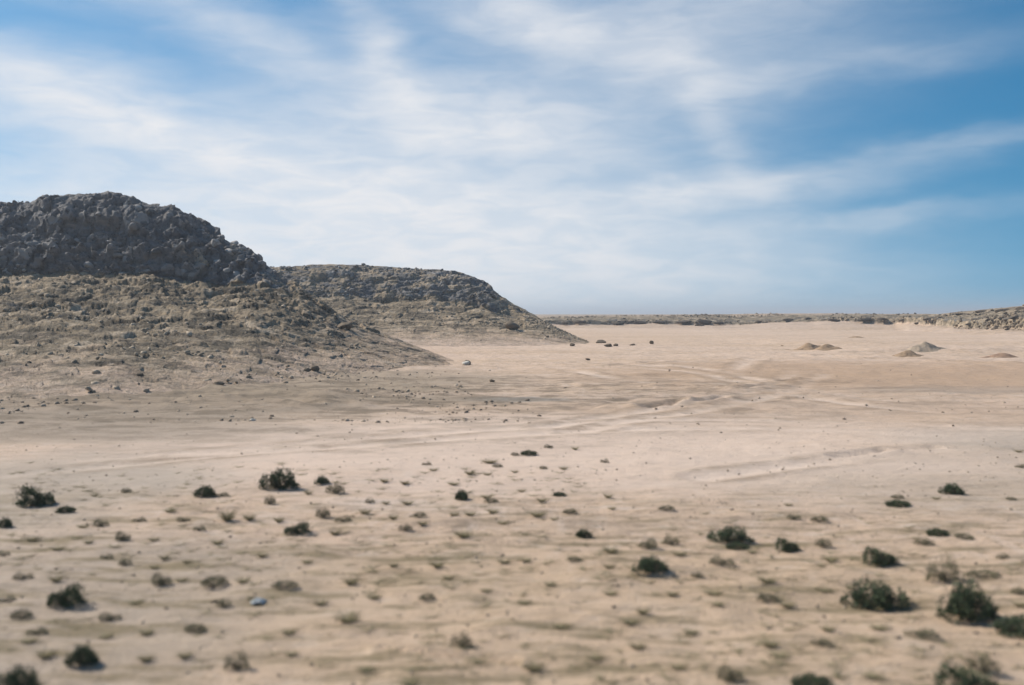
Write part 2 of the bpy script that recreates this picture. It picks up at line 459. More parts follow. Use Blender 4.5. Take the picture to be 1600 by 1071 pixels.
def hill(name, p, lines, rows, rockvals, ampf, stonesize, seed, crest_gap, strata=.7, calm=.7):
    """lines: list of (Y(p), z(p)); rows: count of rows in each gap"""
    Ys, Zs, Ks = [], [], []
    for k in range(len(lines) - 1):
        n = rows[k]
        t = np.arange(n) / n if k < len(lines) - 2 else np.linspace(0, 1, n)
        for tt in t:
            Ys.append(lines[k][0] * (1 - tt) + lines[k + 1][0] * tt)
            Zs.append(lines[k][1] * (1 - tt) + lines[k + 1][1] * tt)
            Ks.append(rockvals[k] * (1 - tt) + rockvals[k + 1] * tt)
    Yg = np.array(Ys); Zg = np.array(Zs); Kg = np.array(Ks)[:, None] * np.ones_like(Yg) if np.ndim(Ks[0]) == 0 else np.array(Ks)
    # round the kinks of the profile slightly
    for _ in range(3):
        Zg[1:-1] = .25 * Zg[:-2] + .5 * Zg[1:-1] + .25 * Zg[2:]
        Yg[1:-1] = .25 * Yg[:-2] + .5 * Yg[1:-1] + .25 * Yg[2:]
    Xg = Yg * ((p - 800) / F)[None, :]
    gY = np.gradient(Yg, axis=0); gZ = np.gradient(Zg, axis=0)
    nl = np.hypot(gY, gZ) + 1e-9
    ny, nz = -gZ / nl, gY / nl                       # outward normal of the profile
    nz = np.abs(nz)
    amp = ampf(Kg, Yg, Zg)
    bigd = fbm(Xg / 6, Yg / 6, Zg / 3, oct=4, seed=seed) * amp[0]
    f1, s1, v1 = worley(Xg / stonesize, Yg / stonesize, Zg / (stonesize * .8), seed=seed + 40)
    f2, s2, v2 = worley(Xg / (stonesize * .42), Yg / (stonesize * .42), Zg / (stonesize * .36), seed=seed + 60)
    rid = 1 - 2 * np.abs(fbm(Xg / 2.1, Yg / 2.1, Zg / 1.3, oct=4, seed=seed + 9, gain=.6))
    st = ((v1 - .5) * 1.1 + np.clip(s1 - f1, 0, .15) * 1.2) * amp[1] + ((v2 - .5) * .9 + np.clip(s2 - f2, 0, .15)) * amp[2] + (rid - .6) * amp[1] * .9
    bed = Zg + .5 * fbm(Xg / 9, Yg / 9, oct=2, seed=seed + 3)
    st = st + strata * 1.0 * (fbm(bed * 1.1, Xg / 14, Yg / 14, oct=4, seed=seed + 12, gain=.65)) * sstep(.5, .8, Kg)
    d = bigd + st
    rim = sum(rows[:crest_gap])
    dist = np.abs(np.arange(len(Ks)) - rim)[:, None]
    d = d * (1 - calm * np.exp(-(dist / 9.0) ** 2))
    Yg = Yg + ny * d; Zg = Zg + nz * d; Xg = Xg + .35 * amp[1] * (v1 - .5)
    co = np.stack([Xg, Yg, Zg], -1).reshape(-1, 3)
    o = mesh_from(name, co, grid_faces(*Yg.shape), mat=hill_m, attrs={'rock': Kg, 'stone': np.where(v2 > .5, v1, v2)})
    o['kind'] = 'structure'
    return co.reshape(*Yg.shape, 3), Kg

NX = np.newaxis
# --- the near hill on the left
pA = np.concatenate([np.linspace(-1900, -330, 200), np.linspace(-325, 742, 760)])
crA = line(pA, [(-1900, 330), (-1000, 305), (-400, 300), (-150, 318), (0, 313), (48, 314), (68, 306), (120, 302), (172, 300), (192, 304), (208, 305), (220, 316), (240, 320),
                (274, 319), (287, 330), (312, 343), (344, 358), (352, 377), (374, 385), (395, 404), (410, 416), (432, 428), (470, 452), (500, 470), (540, 497), (600, 522),
                (650, 541), (700, 560), (735, 575), (742, 579)])
YcA = line(pA, [(-1900, 85), (0, 78), (350, 77), (430, 75), (600, 70), (742, 63)])
cbA = line(pA, [(-1900, 440), (0, 429), (230, 431), (300, 446), (400, 446), (440, 452), (470, 463), (500, 480), (540, 506), (600, 529), (650, 547), (700, 565), (742, 581)])
YbA = line(pA, [(-1900, 75), (0, 70), (350, 70), (430, 69), (600, 66), (742, 62)])
cbA = cbA + np.where(crA < cbA - 12, 5 * fbm(pA / 80, pA * 0, oct=2, seed=2, gain=.5), 0)
tmA = line(pA, [(-1900, 545), (0, 500), (200, 500), (400, 512), (500, 530), (600, 548), (700, 568), (742, 582)])
YmA = line(pA, [(-1900, 56), (0, 54), (400, 56), (600, 60), (742, 61)])
YfA = line(pA, [(-1900, 36), (0, 34), (200, 36), (400, 42), (560, 50), (650, 56), (742, 60)])
def soft(a, n):
    k = np.hanning(n + 2)[1:-1]; k /= k.sum()
    return np.convolve(np.pad(a, n // 2, mode='edge'), k, mode='valid')
gA = soft(G(YfA * (pA - 800) / F, YfA), 61)
YcA, YbA, YmA, YfA = soft(YcA, 61), soft(YbA, 61), soft(YmA, 61), soft(YfA, 61)
backA = soft(line(pA, [(-1900, 1), (330, 1), (470, .35), (742, .1)]), 61)
ZcA, ZbA, ZmA = zat(crA, YcA), zat(cbA, YbA), zat(tmA, YmA)
rk = lambda pts: line(pA, pts)
capA = rk([(-1900, 1), (230, 1), (260, .82), (390, .85), (440, .75), (480, .45), (600, .34), (742, .1)])
linesA = [(YfA - 3, gA - .6), (YfA, gA - .02), (YmA, ZmA), (YbA, ZbA), (YbA * .96 + YcA * .04, ZbA * .9 + ZcA * .1), (YbA * .55 + YcA * .45, ZbA * .36 + ZcA * .64), (YcA, ZcA), (YcA + 25 * backA, ZcA - .3 - .5 * backA), (YcA + 60 * backA, gA * 0 - 1.5)]
scA = rk([(-1900, .55), (300, .5), (430, .42), (540, .34), (742, .2)])
rockA = [capA * 0 + .16, capA * 0 + .24, scA, np.maximum(scA, .3), capA, capA, capA, capA, capA * .5]
def ampA(K, Yg, Zg):
    cap = sstep(.55, .9, K); tal = sstep(.1, .4, K)
    near = sstep(0, 1.2, Zg); tal = tal * (.3 + .7 * sstep(.6, 4.5, Zg))
    return (.10 * near + .28 * tal + .22 * cap), (.02 + .34 * tal + .26 * cap), (.02 + .16 * tal + .14 * cap)
coA, KA = hill('hill', pA, linesA, [6, 90, 90, 16, 80, 50, 26, 12], rockA, ampA, 1.1, 100, 6)

# --- the second, flat topped hill
pB = np.concatenate([np.linspace(150, 380, 60), np.linspace(381, 955, 520)])
crB = line(pB, [(150, 450), (330, 424), (430, 418), (470, 415), (500, 413), (560, 414), (600, 416), (650, 419), (700, 422), (722, 427), (742, 434), (757, 441), (775, 458),
                (792, 471), (830, 491), (850, 502), (870, 512), (900, 526), (925, 536), (955, 542)])
YcB = line(pB, [(150, 125), (700, 125), (800, 119), (925, 108), (955, 104)])
cbB = line(pB, [(150, 470), (430, 458), (520, 470), (600, 478), (700, 476), (750, 480), (790, 489), (830, 500), (870, 517), (900, 529), (925, 537.5), (955, 542.5)])
YbB = line(pB, [(150, 117), (700, 117), (800, 113), (925, 105), (955, 101.5)])
cbB = cbB + np.where(crB < cbB - 12, 13 * fbm(pB / 110, pB * 0 + 3, oct=2, seed=2, gain=.5), 0)
YmB = YbB - line(pB, [(150, 10), (700, 9), (870, 4), (955, .5)])
tmB = line(pB, [(150, 510), (500, 508), (700, 510), (800, 512), (870, 523), (925, 539), (955, 543)])
YfB = line(pB, [(150, 96), (600, 94), (750, 95), (850, 97), (955, 99)])
gB = soft(G(YfB * (pB - 800) / F, YfB), 61)
ZcB, ZbB, ZmB = zat(crB, YcB), zat(cbB, YbB), zat(tmB, YmB)
capB = line(pB, [(150, .75), (470, .66), (600, .66), (700, .72), (760, .72), (800, .62), (840, .5), (900, .4), (955, .2)])
scB = line(pB, [(150, .46), (850, .38), (955, .25)])
bkB = line(pB, [(150, 1), (700, 1), (800, .5), (955, .15)])
linesB = [(YfB - 4, gB - .7), (YfB, gB - .02), (YmB, ZmB), (YbB, ZbB), (YbB * .9 + YcB * .1, ZbB * .86 + ZcB * .14), (YbB * .5 + YcB * .5, ZbB * .3 + ZcB * .7), (YcB, ZcB), (YcB + 25 * bkB, ZcB - .4), (YcB + 50 * bkB, gB * 0 - 1.5)]
rockB = [capB * 0 + .04, capB * 0 + .14, scB, np.maximum(scB, .5), capB, capB, capB, capB * .9, capB * .5]
def ampB(K, Yg, Zg):
    cap = sstep(.55, .9, K); tal = sstep(.1, .4, K) * (.35 + .65 * sstep(.5, 4, Zg))
    return (.08 + .25 * tal + .35 * cap), (.02 + .2 * tal + .26 * cap), (.02 + .14 * tal + .14 * cap)
coB, KB = hill('hill', pB, linesB, [4, 60, 60, 12, 50, 40, 24, 10], rockB, ampB, 1.5, 300, 6)

# --- the low ridge along the far edge of the plain
pC = np.concatenate([np.linspace(-700, 800, 160), np.linspace(802, 1640, 620), np.linspace(1645, 3600, 160)])
YfC = line(pC, [(-700, 205), (1150, 205), (1400, 185), (1500, 150), (1600, 130), (1800, 120), (3600, 70)])
YsC = YfC + line(pC, [(-700, 16), (1400, 16), (1600, 12), (3600, 10)])
YlC = YsC + .8
YtC = YsC + line(pC, [(-700, 30), (1400, 30), (1600, 26), (3600, 24)])
crC = line(pC, [(-700, 496), (840, 496.5), (900, 495), (1000, 493.2), (1100, 491.8), (1200, 490), (1300, 490), (1400, 491), (1470, 490.5), (1500, 487), (1550, 482.5), (1600, 478), (1700, 474), (3600, 465)])
shC = line(pC, [(-700, 508), (900, 507), (1150, 508), (1300, 503), (1420, 505), (1500, 511), (1600, 515), (3600, 530)])
leC = line(pC, [(-700, 502), (880, 501), (1000, 502), (1100, 500.5), (1150, 503), (1300, 498), (1420, 499), (1500, 502), (1600, 497), (3600, 505)])
shC = shC + 3.5 * fbm(pC / 60, pC * 0 + 5, oct=2, seed=4); leC = leC + 3 * fbm(pC / 80, pC * 0 + 9, oct=2, seed=5)
shC = np.maximum(shC, leC + 2.5)
gC = G(YfC * (pC - 800) / F, YfC)
linesC = [(YfC - 6, gC - .9), (YfC, gC - .02), (YsC, zat(shC, YsC)), (YlC, zat(leC, YlC)), (YtC, zat(crC, YtC)), (YtC + 22, zat(crC, YtC) - .25), (YtC + 60, zat(crC, YtC) - 3.5)]
capC = line(pC, [(-700, .45), (870, .4), (1140, .45), (1150, .26), (1350, .3), (1460, .42), (1500, .6), (3600, .65)])
rtC = line(pC, [(-700, .25), (1400, .3), (1500, .55), (3600, .6)])
rockC = [capC * 0, capC * 0, rtC * .5, np.maximum(capC, .62), capC * .45 + .08, capC * .45, capC * .4]
def ampC(K, Yg, Zg):
    cap = sstep(.4, .8, K); tal = sstep(.1, .4, K)
    return (.10 + .15 * tal + .2 * cap), (.02 + .1 * tal + .16 * cap), (.02 + .06 * tal + .12 * cap)
coC, KC = hill('ridge', pC, linesC, [4, 26, 12, 36, 12, 8], rockC, ampC, 1.9, 500, 4)

# ------------------------------------------------------------------ rocks
def ico(sub):
    import bmesh
    bm = bmesh.new(); bmesh.ops.create_icosphere(bm, subdivisions=sub, radius=1)
    v = np.array([x.co[:] for x in bm.verts]); f = np.array([[y.index for y in x.verts] for x in bm.faces]); bm.free()
    return v, f

def rock_shape(seed, sub=2, cuts=9):
    """a weathered block: a ball cut by random planes"""
    r = np.random.default_rng(seed)
    v, f = ico(sub)
    v = v.copy()
    for _ in range(cuts):
        n = r.normal(size=3); n /= np.linalg.norm(n); d = r.uniform(.45, .8)
        s = v @ n; m = s > d
        v[m] -= np.outer(s[m] - d, n) * .92
    v += .03 * np.stack([vnoise(v[:, 0] * 3 + seed, v[:, 1] * 3, v[:, 2] * 3, seed + k) for k in range(3)], -1)
    v *= np.array([1, r.uniform(.7, 1), r.uniform(.5, .8)])
    return v, f
CHUNKS = [rock_shape(s, 2, 9) for s in range(8)]

def rand_rots(n, tilt=1.0):
    a = rng.uniform(0, 2 * np.pi, n); b = rng.normal(0, .35 * tilt, n); c = rng.normal(0, .35 * tilt, n)
    ca, sa, cb, sb, cc, sc = np.cos(a), np.sin(a), np.cos(b), np.sin(b), np.cos(c), np.sin(c)
    Rz = np.zeros((n, 3, 3)); Rz[:, 0, 0] = ca; Rz[:, 0, 1] = -sa; Rz[:, 1, 0] = sa; Rz[:, 1, 1] = ca; Rz[:, 2, 2] = 1
    Rx = np.zeros((n, 3, 3)); Rx[:, 0, 0] = 1; Rx[:, 1, 1] = cb; Rx[:, 1, 2] = -sb; Rx[:, 2, 1] = sb; Rx[:, 2, 2] = cb
    Ry = np.zeros((n, 3, 3)); Ry[:, 1, 1] = 1; Ry[:, 0, 0] = cc; Ry[:, 0, 2] = sc; Ry[:, 2, 0] = -sc; Ry[:, 2, 2] = cc
    return Ry @ Rx @ Rz

def scatter(name, pts, sizes, mat, shapes=CHUNKS, tilt=1.0, smooth=False):
    rots = rand_rots(len(pts), tilt)
    V, Fc, T = [], [], []; off = 0
    which = rng.integers(0, len(shapes), len(pts)); tone = rng.random(len(pts)) ** 1.4
    for k, (sv, sf) in enumerate(shapes):
        m = which == k
        if not m.any(): continue
        vv = np.einsum('nij,vj->nvi', rots[m], sv) * sizes[m][:, None, None] + pts[m][:, None, :]
        n = m.sum()
        V.append(vv.reshape(-1, 3)); Fc.append((sf[None] + (np.arange(n) * len(sv))[:, None, None]).reshape(-1, 3) + off)
        T.append(np.repeat(tone[m], len(sv))); off += n * len(sv)
    o = mesh_from(name, np.concatenate(V), faces3=np.concatenate(Fc), mat=mat, smooth=smooth, attrs={'tone': np.concatenate(T)})
    return o

def pick(co, K, n, lo, hi, pmin=None, pmax=None, parr=None, clump=0, rows=None):
    m = (K > lo) & (K <= hi)
    if parr is not None: m &= ((parr >= pmin) & (parr <= pmax))[None, :]
    m &= co[..., 2] > .05
    if rows: m[:rows[0]] = False; m[rows[1]:] = False
    idx = np.argwhere(m)
    c = co[idx[:, 0], idx[:, 1]]
    if clump:
        w = np.clip(fbm(c[:, 0] / clump, c[:, 1] / clump, c[:, 2] / clump, oct=3, seed=77) + .15, 0.02, 1) ** 1.5
    else: w = np.ones(len(c))
    s = rng.choice(len(c), size=min(n, len(c)), replace=False, p=w / w.sum())
    return c[s] + rng.normal(0, .05, (len(s), 3))

def sizes(n, a, b, pw=2.2): return a + (b - a) * rng.random(n) ** pw

icos1 = [rock_shape(s + 50, 1, 7) for s in range(6)]
p_ = pick(coA, KA, 700, .7, 1.01, -330, 470, pA, 3, (170, 340))
tag(scatter('rubble', p_, sizes(len(p_), .06, .5, 5), rock_m), 'jumbled dark rocks covering the steep cap of the left hill', 'rubble', kind='stuff')
p_ = pick(coA, KA, 2000, .2, .62, -330, 560, pA, 3)
tag(scatter('scree', p_, sizes(len(p_), .03, .24, 5), scree_m, icos1), 'loose brown stones over the lower slope of the left hill', 'scree', kind='stuff')
p_ = pick(coB, KB, 700, .55, 1.01, 381, 860, pB, 4, (110, 225))
tag(scatter('rubble', p_, sizes(len(p_), .07, .42, 4), rock_m), 'broken grey rocks on the cap of the flat topped hill', 'rubble', kind='stuff')
p_ = pick(coB, KB, 1300, .2, .6, 381, 955, pB, 5)
tag(scatter('scree', p_, sizes(len(p_), .05, .24, 5), scree_m, icos1), 'small stones over the lower slope of the flat topped hill', 'scree', kind='stuff')
p_ = pick(coC, KC, 800, .25, .95, 840, 1700, pC, 9, (30, 50))
p2 = pick(coC, KC, 700, .1, .95, 840, 1480, pC, 14, (62, 80))
p_ = np.concatenate([p_, p2])
tag(scatter('rubble', p_, sizes(len(p_), .1, .45, 3), shaded_ledge_m), 'line of dark broken rocks along the far ridge', 'rubble', kind='stuff')
p_ = pick(coC, KC, 420, .2, 1.01, 1440, 1800, pC, 5, (16, 80))
tag(scatter('rubble', p_, sizes(len(p_), .1, .5, 3), shaded_ledge_m), 'dark rocks on the rising right end of the far ridge', 'rubble', kind='stuff')

# bedrock slabs along the ridge edge, overhang shadow put into their dark colour
SLABS = [(905, 503, 24, 5), (882, 505, 14, 4), (965, 506, 22, 4), (1000, 504, 26, 5), (1032, 503, 22, 5), (1068, 503, 30, 6), (1100, 503, 32, 7), (1122, 505, 20, 6), (1090, 509, 22, 4),
         (1185, 503, 14, 4), (1230, 500, 20, 5), (1258, 499, 16, 5), (1300, 500, 18, 4), (1345, 500, 26, 6), (1375, 498, 22, 5), (1408, 500, 20, 4), (1430, 506, 14, 4), (1447, 499, 20, 6),
         (1463, 497, 18, 6), (1500, 492, 26, 6), (1530, 488, 26, 6), (1562, 486, 30, 7), (1590, 484, 30, 8), (1580, 498, 26, 7), (1540, 500, 20, 5), (1510, 507, 18, 5), (1572, 512, 16, 6), (1525, 526, 10, 3), (1570, 527, 8, 3)]
LEFT_N = sorted([q_ for q_ in SLABS if q_[0] < 1150], key=lambda t: t[0]); MID_N = sorted([q_ for q_ in SLABS if 1150 < q_[0] < 1470], key=lambda t: t[0])
RIGHT_N = sorted([q_ for q_ in SLABS if q_[0] > 1470], key=lambda t: t[0])
NTH = ['first', 'second', 'third', 'fourth', 'fifth', 'sixth', 'seventh', 'eighth', 'ninth', 'tenth', 'eleventh', 'twelfth']
def slab_label(k):
    t = SLABS[k]
    if t in LEFT_N: return f'dark ledge above the pale slope, {NTH[LEFT_N.index(t)]} one right of the flat topped hill'
    if t in MID_N: return f'dark ledge on the ridge behind the dirt mounds, {NTH[MID_N.index(t)]} from the left there'
    return f'dark ledge on the rising right end of the ridge, {NTH[RIGHT_N.index(t)]} from the left there'
def surf_hit(co, p, px, py):
    """point of a strung hill surface nearest to the line of sight through a pixel"""
    j = int(np.argmin(abs(p - px)))
    col = co[:, j]
    yy = HOR - (col[:, 2] - CAM_Z) / col[:, 1] * F
    n = int(np.argmin(abs(yy[:-20] - py)))
    return col[n]
for k, (px, py, w, hh) in enumerate(SLABS):
    c = surf_hit(coC, pC, px, py)
    s = w * c[1] / F / 2
    v, f = rock_shape(900 + k, 3, 10)
    v = v * np.array([s, s * .8, max(hh * c[1] / F / 1.2, .3)])
    v[:, 2] += .12 * v[:, 0] * rng.uniform(-.5, .5)
    o = mesh_from('rock_ledge', v, faces3=f, mat=shaded_ledge_m, smooth=False, attrs={'tone': np.full(len(v), rng.uniform(0, .12))})
    o.location = (c[0], c[1] - 1.1, c[2])
    tag(o, slab_label(k), 'rock', 'dark rock ledges along the far ridge')

# single boulders one can point at
BOULD = [  # px, py(base), width px, height px, surface, material, label
    (538, 516, 26, 14, 'A', tan_m, 'tan boulder resting high on the slope left of centre, its right side dark'),
    (800, 514, 24, 12, 'B', tan_m, 'grey brown boulder on the right flank of the flat topped hill'),
    (730, 564, 13, 8, 'A', tan_m, 'brown stone directly behind the white stone'),
    (729, 571, 14, 7, 'G', pale_m, 'white rounded stone at the tip of the left hill foot'),
    (1018, 538, 7, 6, 'G', tan_m, 'small dark boulder alone on pale sand right of the flat topped hill'),
    (918, 563, 9, 3, 'G', tan_m, 'low flat dark stone on open sand below the flat topped hill'),
    (895, 541, 10, 5, 'G', tan_m, 'dark stone at the toe of the flat topped hill'),
    (938, 536, 18, 5, 'G', tan_m, 'flat dark rock outcrop just off the toe of the hill'),
    (950, 542, 14, 5, 'G', tan_m, 'dark rock in front of the flat outcrop off the hill toe'),
    (962, 541, 8, 4, 'G', tan_m, 'small rock right of the outcrop off the hill toe'),
    (988, 540, 10, 3, 'G', tan_m, 'small flat rock midway between the outcrop and the lone dark boulder'),
    (480, 580, 12, 6, 'A', tan_m, 'dark brown stone low on the left hill apron'),
    (492, 580, 14, 8, 'A', tan_m, 'reddish brown stone beside the dark brown one on the apron'),
    (340, 606, 20, 8, 'A', tan_m, 'dark olive boulder among low banks at the left hill foot'),
    (218, 587, 12, 5, 'A', tan_m, 'small dark stone on pale bank at the left hill foot'),
    (720, 500, 9, 4, 'B', tan_m, 'small stone halfway up the scree of the flat topped hill'),
    (395, 658, 10, 4, 'G', pale_m, 'small pale stone on the flat below the left hill'),
    (769, 597, 9, 5, 'G', tan_m, 'small brown stone right of the left hill tip'),
]
def seat(px, py, surf):
    if surf == 'A': return surf_hit(coA, pA, px, py)
    if surf == 'B': return surf_hit(coB, pB, px, py)
    return np.array(hit(px, py))
for k, (px, py, w, hh, sf, mt, lab) in enumerate(BOULD):
    c = seat(px, py, sf); s = w * c[1] / F / 2; hz = hh * c[1] / F
    v, f = rock_shape(700 + k, 3, 8)
    v = v / np.abs(v).max(0) * np.array([s, s * .85, hz * .62]); v[:, 2] += hz * .38
    o = mesh_from('boulder', v, faces3=f, mat=mt, smooth=False, attrs={'tone': np.full(len(v), .3)})
    o.location = c; tag(o, lab, 'boulder', 'single stones lying on the plain and slopes')

# ------------------------------------------------------------------ spoil heaps on the right
def mound(px, py, w, hh, mt, lab, peaks, seed):
    x, y, z = hit(px, py); s = 1.12 * w * y / F / 2; hz = .75 * hh * y / F
    n = 60; u = np.linspace(-1.5, 1.5, n); U, V = np.meshgrid(u, u)
    Z = np.zeros_like(U)
    for (ax, ay, ah, aw) in peaks:
        d = np.hypot(U - ax, V - ay) / aw
        d = d * (1 + .25 * vnoise(U * 1.6 + seed * 7, V * 1.6, seed=seed)); Z = np.maximum(Z, ah * (.8 * np.exp(-(d / .6) ** 1.7) + .14 * np.clip(1.4 - d, 0, 1)))
    Z = Z * hz + (.16 * hz * fbm(U * 2.4, V * 2.4, oct=4, seed=seed)) * np.clip(Z / hz * 3, 0, 1) - .07
    XX = U * s; YY = V * s * .9
    Z = Z + G(x + XX, y + YY) - z
    o = mesh_from('dirt_mound', np.stack([XX, YY, Z], -1).reshape(-1, 3), grid_faces(n, n), mat=mt)
    o.location = (x, y, z); tag(o, lab, 'dirt mound', 'spoil heaps at the far right of the plain')
def soil_mat(name, c1, c2):
    m, q, b = new_mat(name)
    P = q.n('ShaderNodeNewGeometry').outputs['Position']; n = q.noise(P, 2.5, 6, .68)
    q.nt.links.new(q.mix(q.rng(n, .38, .64), c1, c2), b.inputs['Base Color']); bump(q, b, n, .6, .15)
    return m
tanheap = soil_mat('tan_spoil', (0.37, 0.26, 0.17), (0.25, 0.175, 0.115))
greyheap = soil_mat('grey_spoil', (0.40, 0.315, 0.235), (0.29, 0.235, 0.18))
redheap = soil_mat('red_spoil', (0.37, 0.245, 0.165), (0.26, 0.17, 0.12))
mound(1262, 546, 44, 15, tanheap, 'tan dirt mound with a pointed top, leftmost of the heaps', [(0, 0, 1, 1), (.7, .1, .55, .6)], 1)
mound(1291, 546, 40, 13, tanheap, 'tan dirt mound touching the leftmost heap on its right', [(0, 0, 1, 1), (-.5, .1, .6, .7)], 2)
mound(1445, 549, 48, 17, greyheap, 'pale grey dirt mound behind the pointed brown one', [(0, 0, 1, 1), (-.5, 0, .7, .7)], 3)
mound(1420, 556, 44, 14, tanheap, 'pointed brown dirt mound in front of the pale grey heap', [(-.1, 0, 1, 1), (.6, 0, .35, .6)], 4)
mound(1565, 559, 50, 13, redheap, 'reddish dirt mound near the right edge', [(0, 0, 1, 1), (-.8, 0, .4, .6)], 5)
mound(1338, 528, 30, 5, tanheap, 'faint low tan mound behind the heaps, near the far ridge', [(0, 0, 1, 1)], 6)
mound(1222, 541, 9, 4, tanheap, 'tiny dark mound left of the leftmost heap', [(0, 0, 1, 1)], 7)

# ------------------------------------------------------------------ plants
def foliage(seed, n, lobes, leaf=(.042, .011), spiky=.25, droop=0.0, flat=.5):
    """small narrow leaves through a lobed low dome of width 1; returns verts, quads, tones"""
    r = np.random.default_rng(seed)
    L = np.array(lobes, float)                     # cx, cy, cz, rx, rz
    wts = L[:, 3] ** 2 * L[:, 4]; k = r.choice(len(L), n, p=wts / wts.sum())
    d = r.normal(size=(n, 3)); d[:, 2] = np.abs(d[:, 2]) * .9 + r.uniform(-.25, .1, n); d /= np.linalg.norm(d, axis=1)[:, None]
    cl = 1 + .35 * fbm(d[:, 0] * 2.6 + k, d[:, 1] * 2.6, d[:, 2] * 2.6, oct=3, seed=seed)     # ragged outline
    rad = r.uniform(.25, 1, n) ** .45 * cl
    rad *= np.where(r.random(n) < .08, 1 + r.random(n) * spiky, 1)
    P = L[k, :3] + d * rad[:, None] * np.stack([L[k, 3], L[k, 3], L[k, 4]], -1)
    keep = (P[:, 2] > .004) & (fbm(P[:, 0] * 7, P[:, 1] * 7, P[:, 2] * 7, oct=2, seed=seed + 5) > -.22)
    P, d, k = P[keep], d[keep], k[keep]; n = len(P)
    ax = d + r.normal(0, .55, (n, 3)); ax[:, 2] -= droop; ax /= np.linalg.norm(ax, axis=1)[:, None]
    sd = np.cross(ax, r.normal(size=(n, 3))); sd /= np.linalg.norm(sd, axis=1)[:, None]
    ll = leaf[0] * r.uniform(.6, 1.5, n)[:, None]; lw = leaf[1] * r.uniform(.7, 1.4, n)[:, None]
    V = np.stack([P - sd * lw * .6, P + ax * ll * .5 - sd * lw, P + ax * ll, P + ax * ll * .45 + sd * lw], 1).reshape(-1, 3)
    tone = np.repeat(np.clip(r.normal(.45, .28, n) + .25 * fbm(P[:, 0] * 4, P[:, 1] * 4, P[:, 2] * 4, oct=2, seed=seed), 0, 1), 4)
    return V, np.arange(4 * n).reshape(-1, 4), tone

def twigs(seed, n, reach, rise, w0=.007, seg=4, lobes=None, curl=.5):
    """thin tapering three sided twigs fanning from the root"""
    r = np.random.default_rng(seed); V, Q, T = [], [], []; off = 0
    for i in range(n):
        a = r.uniform(0, 2 * math.pi); l = r.uniform(.45, 1); rr = reach * l; hh = rise * l * r.uniform(.5, 1.2)
        base = np.array([r.normal(0, .04), r.normal(0, .04), -.02])
        bend = r.normal(0, curl, 2)
        pts = []
        for s in range(seg + 1):
            t = s / seg
            pts.append(base + np.array([math.cos(a + bend[0] * t) * rr * t, math.sin(a + bend[0] * t) * rr * t, hh * (t ** (.6 + .5 * r.random())) ]))
        pts = np.array(pts)
        for s, pnt in enumerate(pts):
            w = w0 * (1 - .8 * s / seg)
            for q_ in range(3):
                an = q_ * 2.094
                V.append(pnt + np.array([-math.sin(a) * math.cos(an), math.cos(a) * math.cos(an), math.sin(an)]) * w)
        for s in range(seg):
            for q_ in range(3):
                q2 = (q_ + 1) % 3
                Q.append([off + s * 3 + q_, off + s * 3 + q2, off + s * 3 + 3 + q2, off + s * 3 + 3 + q_])
        T += [r.random()] * (3 * (seg + 1)); off += 3 * (seg + 1)
    return np.array(V), np.array(Q), np.array(T)

LOBES = [
    [(0, 0, .05, .34, .30), (-.22, .05, .03, .24, .22), (.2, -.06, .03, .24, .2), (.05, .2, .04, .22, .2)],
    [(-.15, 0, .05, .3, .32), (.2, .05, .03, .26, .2), (.36, -.05, .02, .14, .14), (-.02, -.2, .02, .22, .16)],
    [(-.22, 0, .04, .26, .26), (.1, .03, .05, .28, .36), (.3, -.1, .02, .2, .16), (-.35, -.08, .02, .14, .12)],
    [(0, 0, .05, .42, .24), (-.3, 0, .03, .18, .14), (.3, .06, .03, .2, .2)],
]
VAR = {}
for i, lb in enumerate(LOBES):
    VAR['shrub', i] = (foliage(10 + i, 4200, lb), twigs(20 + i, 60, .54, .40, .006), green_m)
    VAR['bush', i] = (foliage(30 + i, 1900, lb, (.05, .008), .5), twigs(40 + i, 70, .48, .34, .005), olive_m)
for i in range(4):
    VAR['tuft', i] = (twigs(60 + i, 190, .55, .42, .0075, 4, curl=.7), None, dry_m)
MESH = {}
def get_mesh(key, part):
    if (key, part) not in MESH:
        fo, tw, mt = VAR[key]; d = fo if part == 'foliage' else tw
        o = mesh_from(part, d[0], d[1], mat=mt if part == 'foliage' else twig_m, smooth=False, attrs={'tone': d[2]})
        MESH[key, part] = o.data; bpy.data.objects.remove(o)
    return MESH[key, part]

NAMES = {'shrub': 'desert_shrub', 'bush': 'dry_bush', 'tuft': 'dry_tuft'}
def plant(kind, px, py, w, hh, label, group, zrot=None, var=None):
    x, y, z = hit(px, py)
    sx = w * y / F * 1.0; sz = hh * y / F
    i = var if var is not None else random.randrange(4)
    base_h = {'shrub': .36, 'bush': .36, 'tuft': .40}[kind]
    sc = (sx, sx, min(max(.82 * sz / base_h, sx * .42), sx * 1.6))
    rot = random.uniform(-.5, .5) + (math.pi if random.random() < .5 else 0) if zrot is None else zrot
    if kind == 'tuft':
        o = bpy.data.objects.new('dry_tuft', get_mesh((kind, i), 'foliage')); C.objects.link(o)
        o.location = (x, y, z); o.scale = (sc[0] * 1.2, sc[1] * 1.2, sc[2] * 1.15); o.rotation_euler = (0, 0, random.uniform(0, 6.28))
    else:
        o = bpy.data.objects.new(NAMES[kind], None); o.empty_display_size = .1; C.objects.link(o)
        o.location = (x, y, z); o.scale = sc; o.rotation_euler = (0, 0, rot)
        for part, nm in (('foliage', 'foliage'), ('stem', 'stem')):
            c = bpy.data.objects.new(nm, get_mesh((kind, i), part)); C.objects.link(c); c.parent = o
    cat = {'shrub': 'shrub', 'bush': 'bush', 'tuft': 'grass tuft'}[kind]
    tag(o, label, cat, group)
    return o

GS = 'green shrubs dotted over the sand'; GB = 'dry grey green bushes on the sand'; GT = 'small dry tufts scattered over the sand'
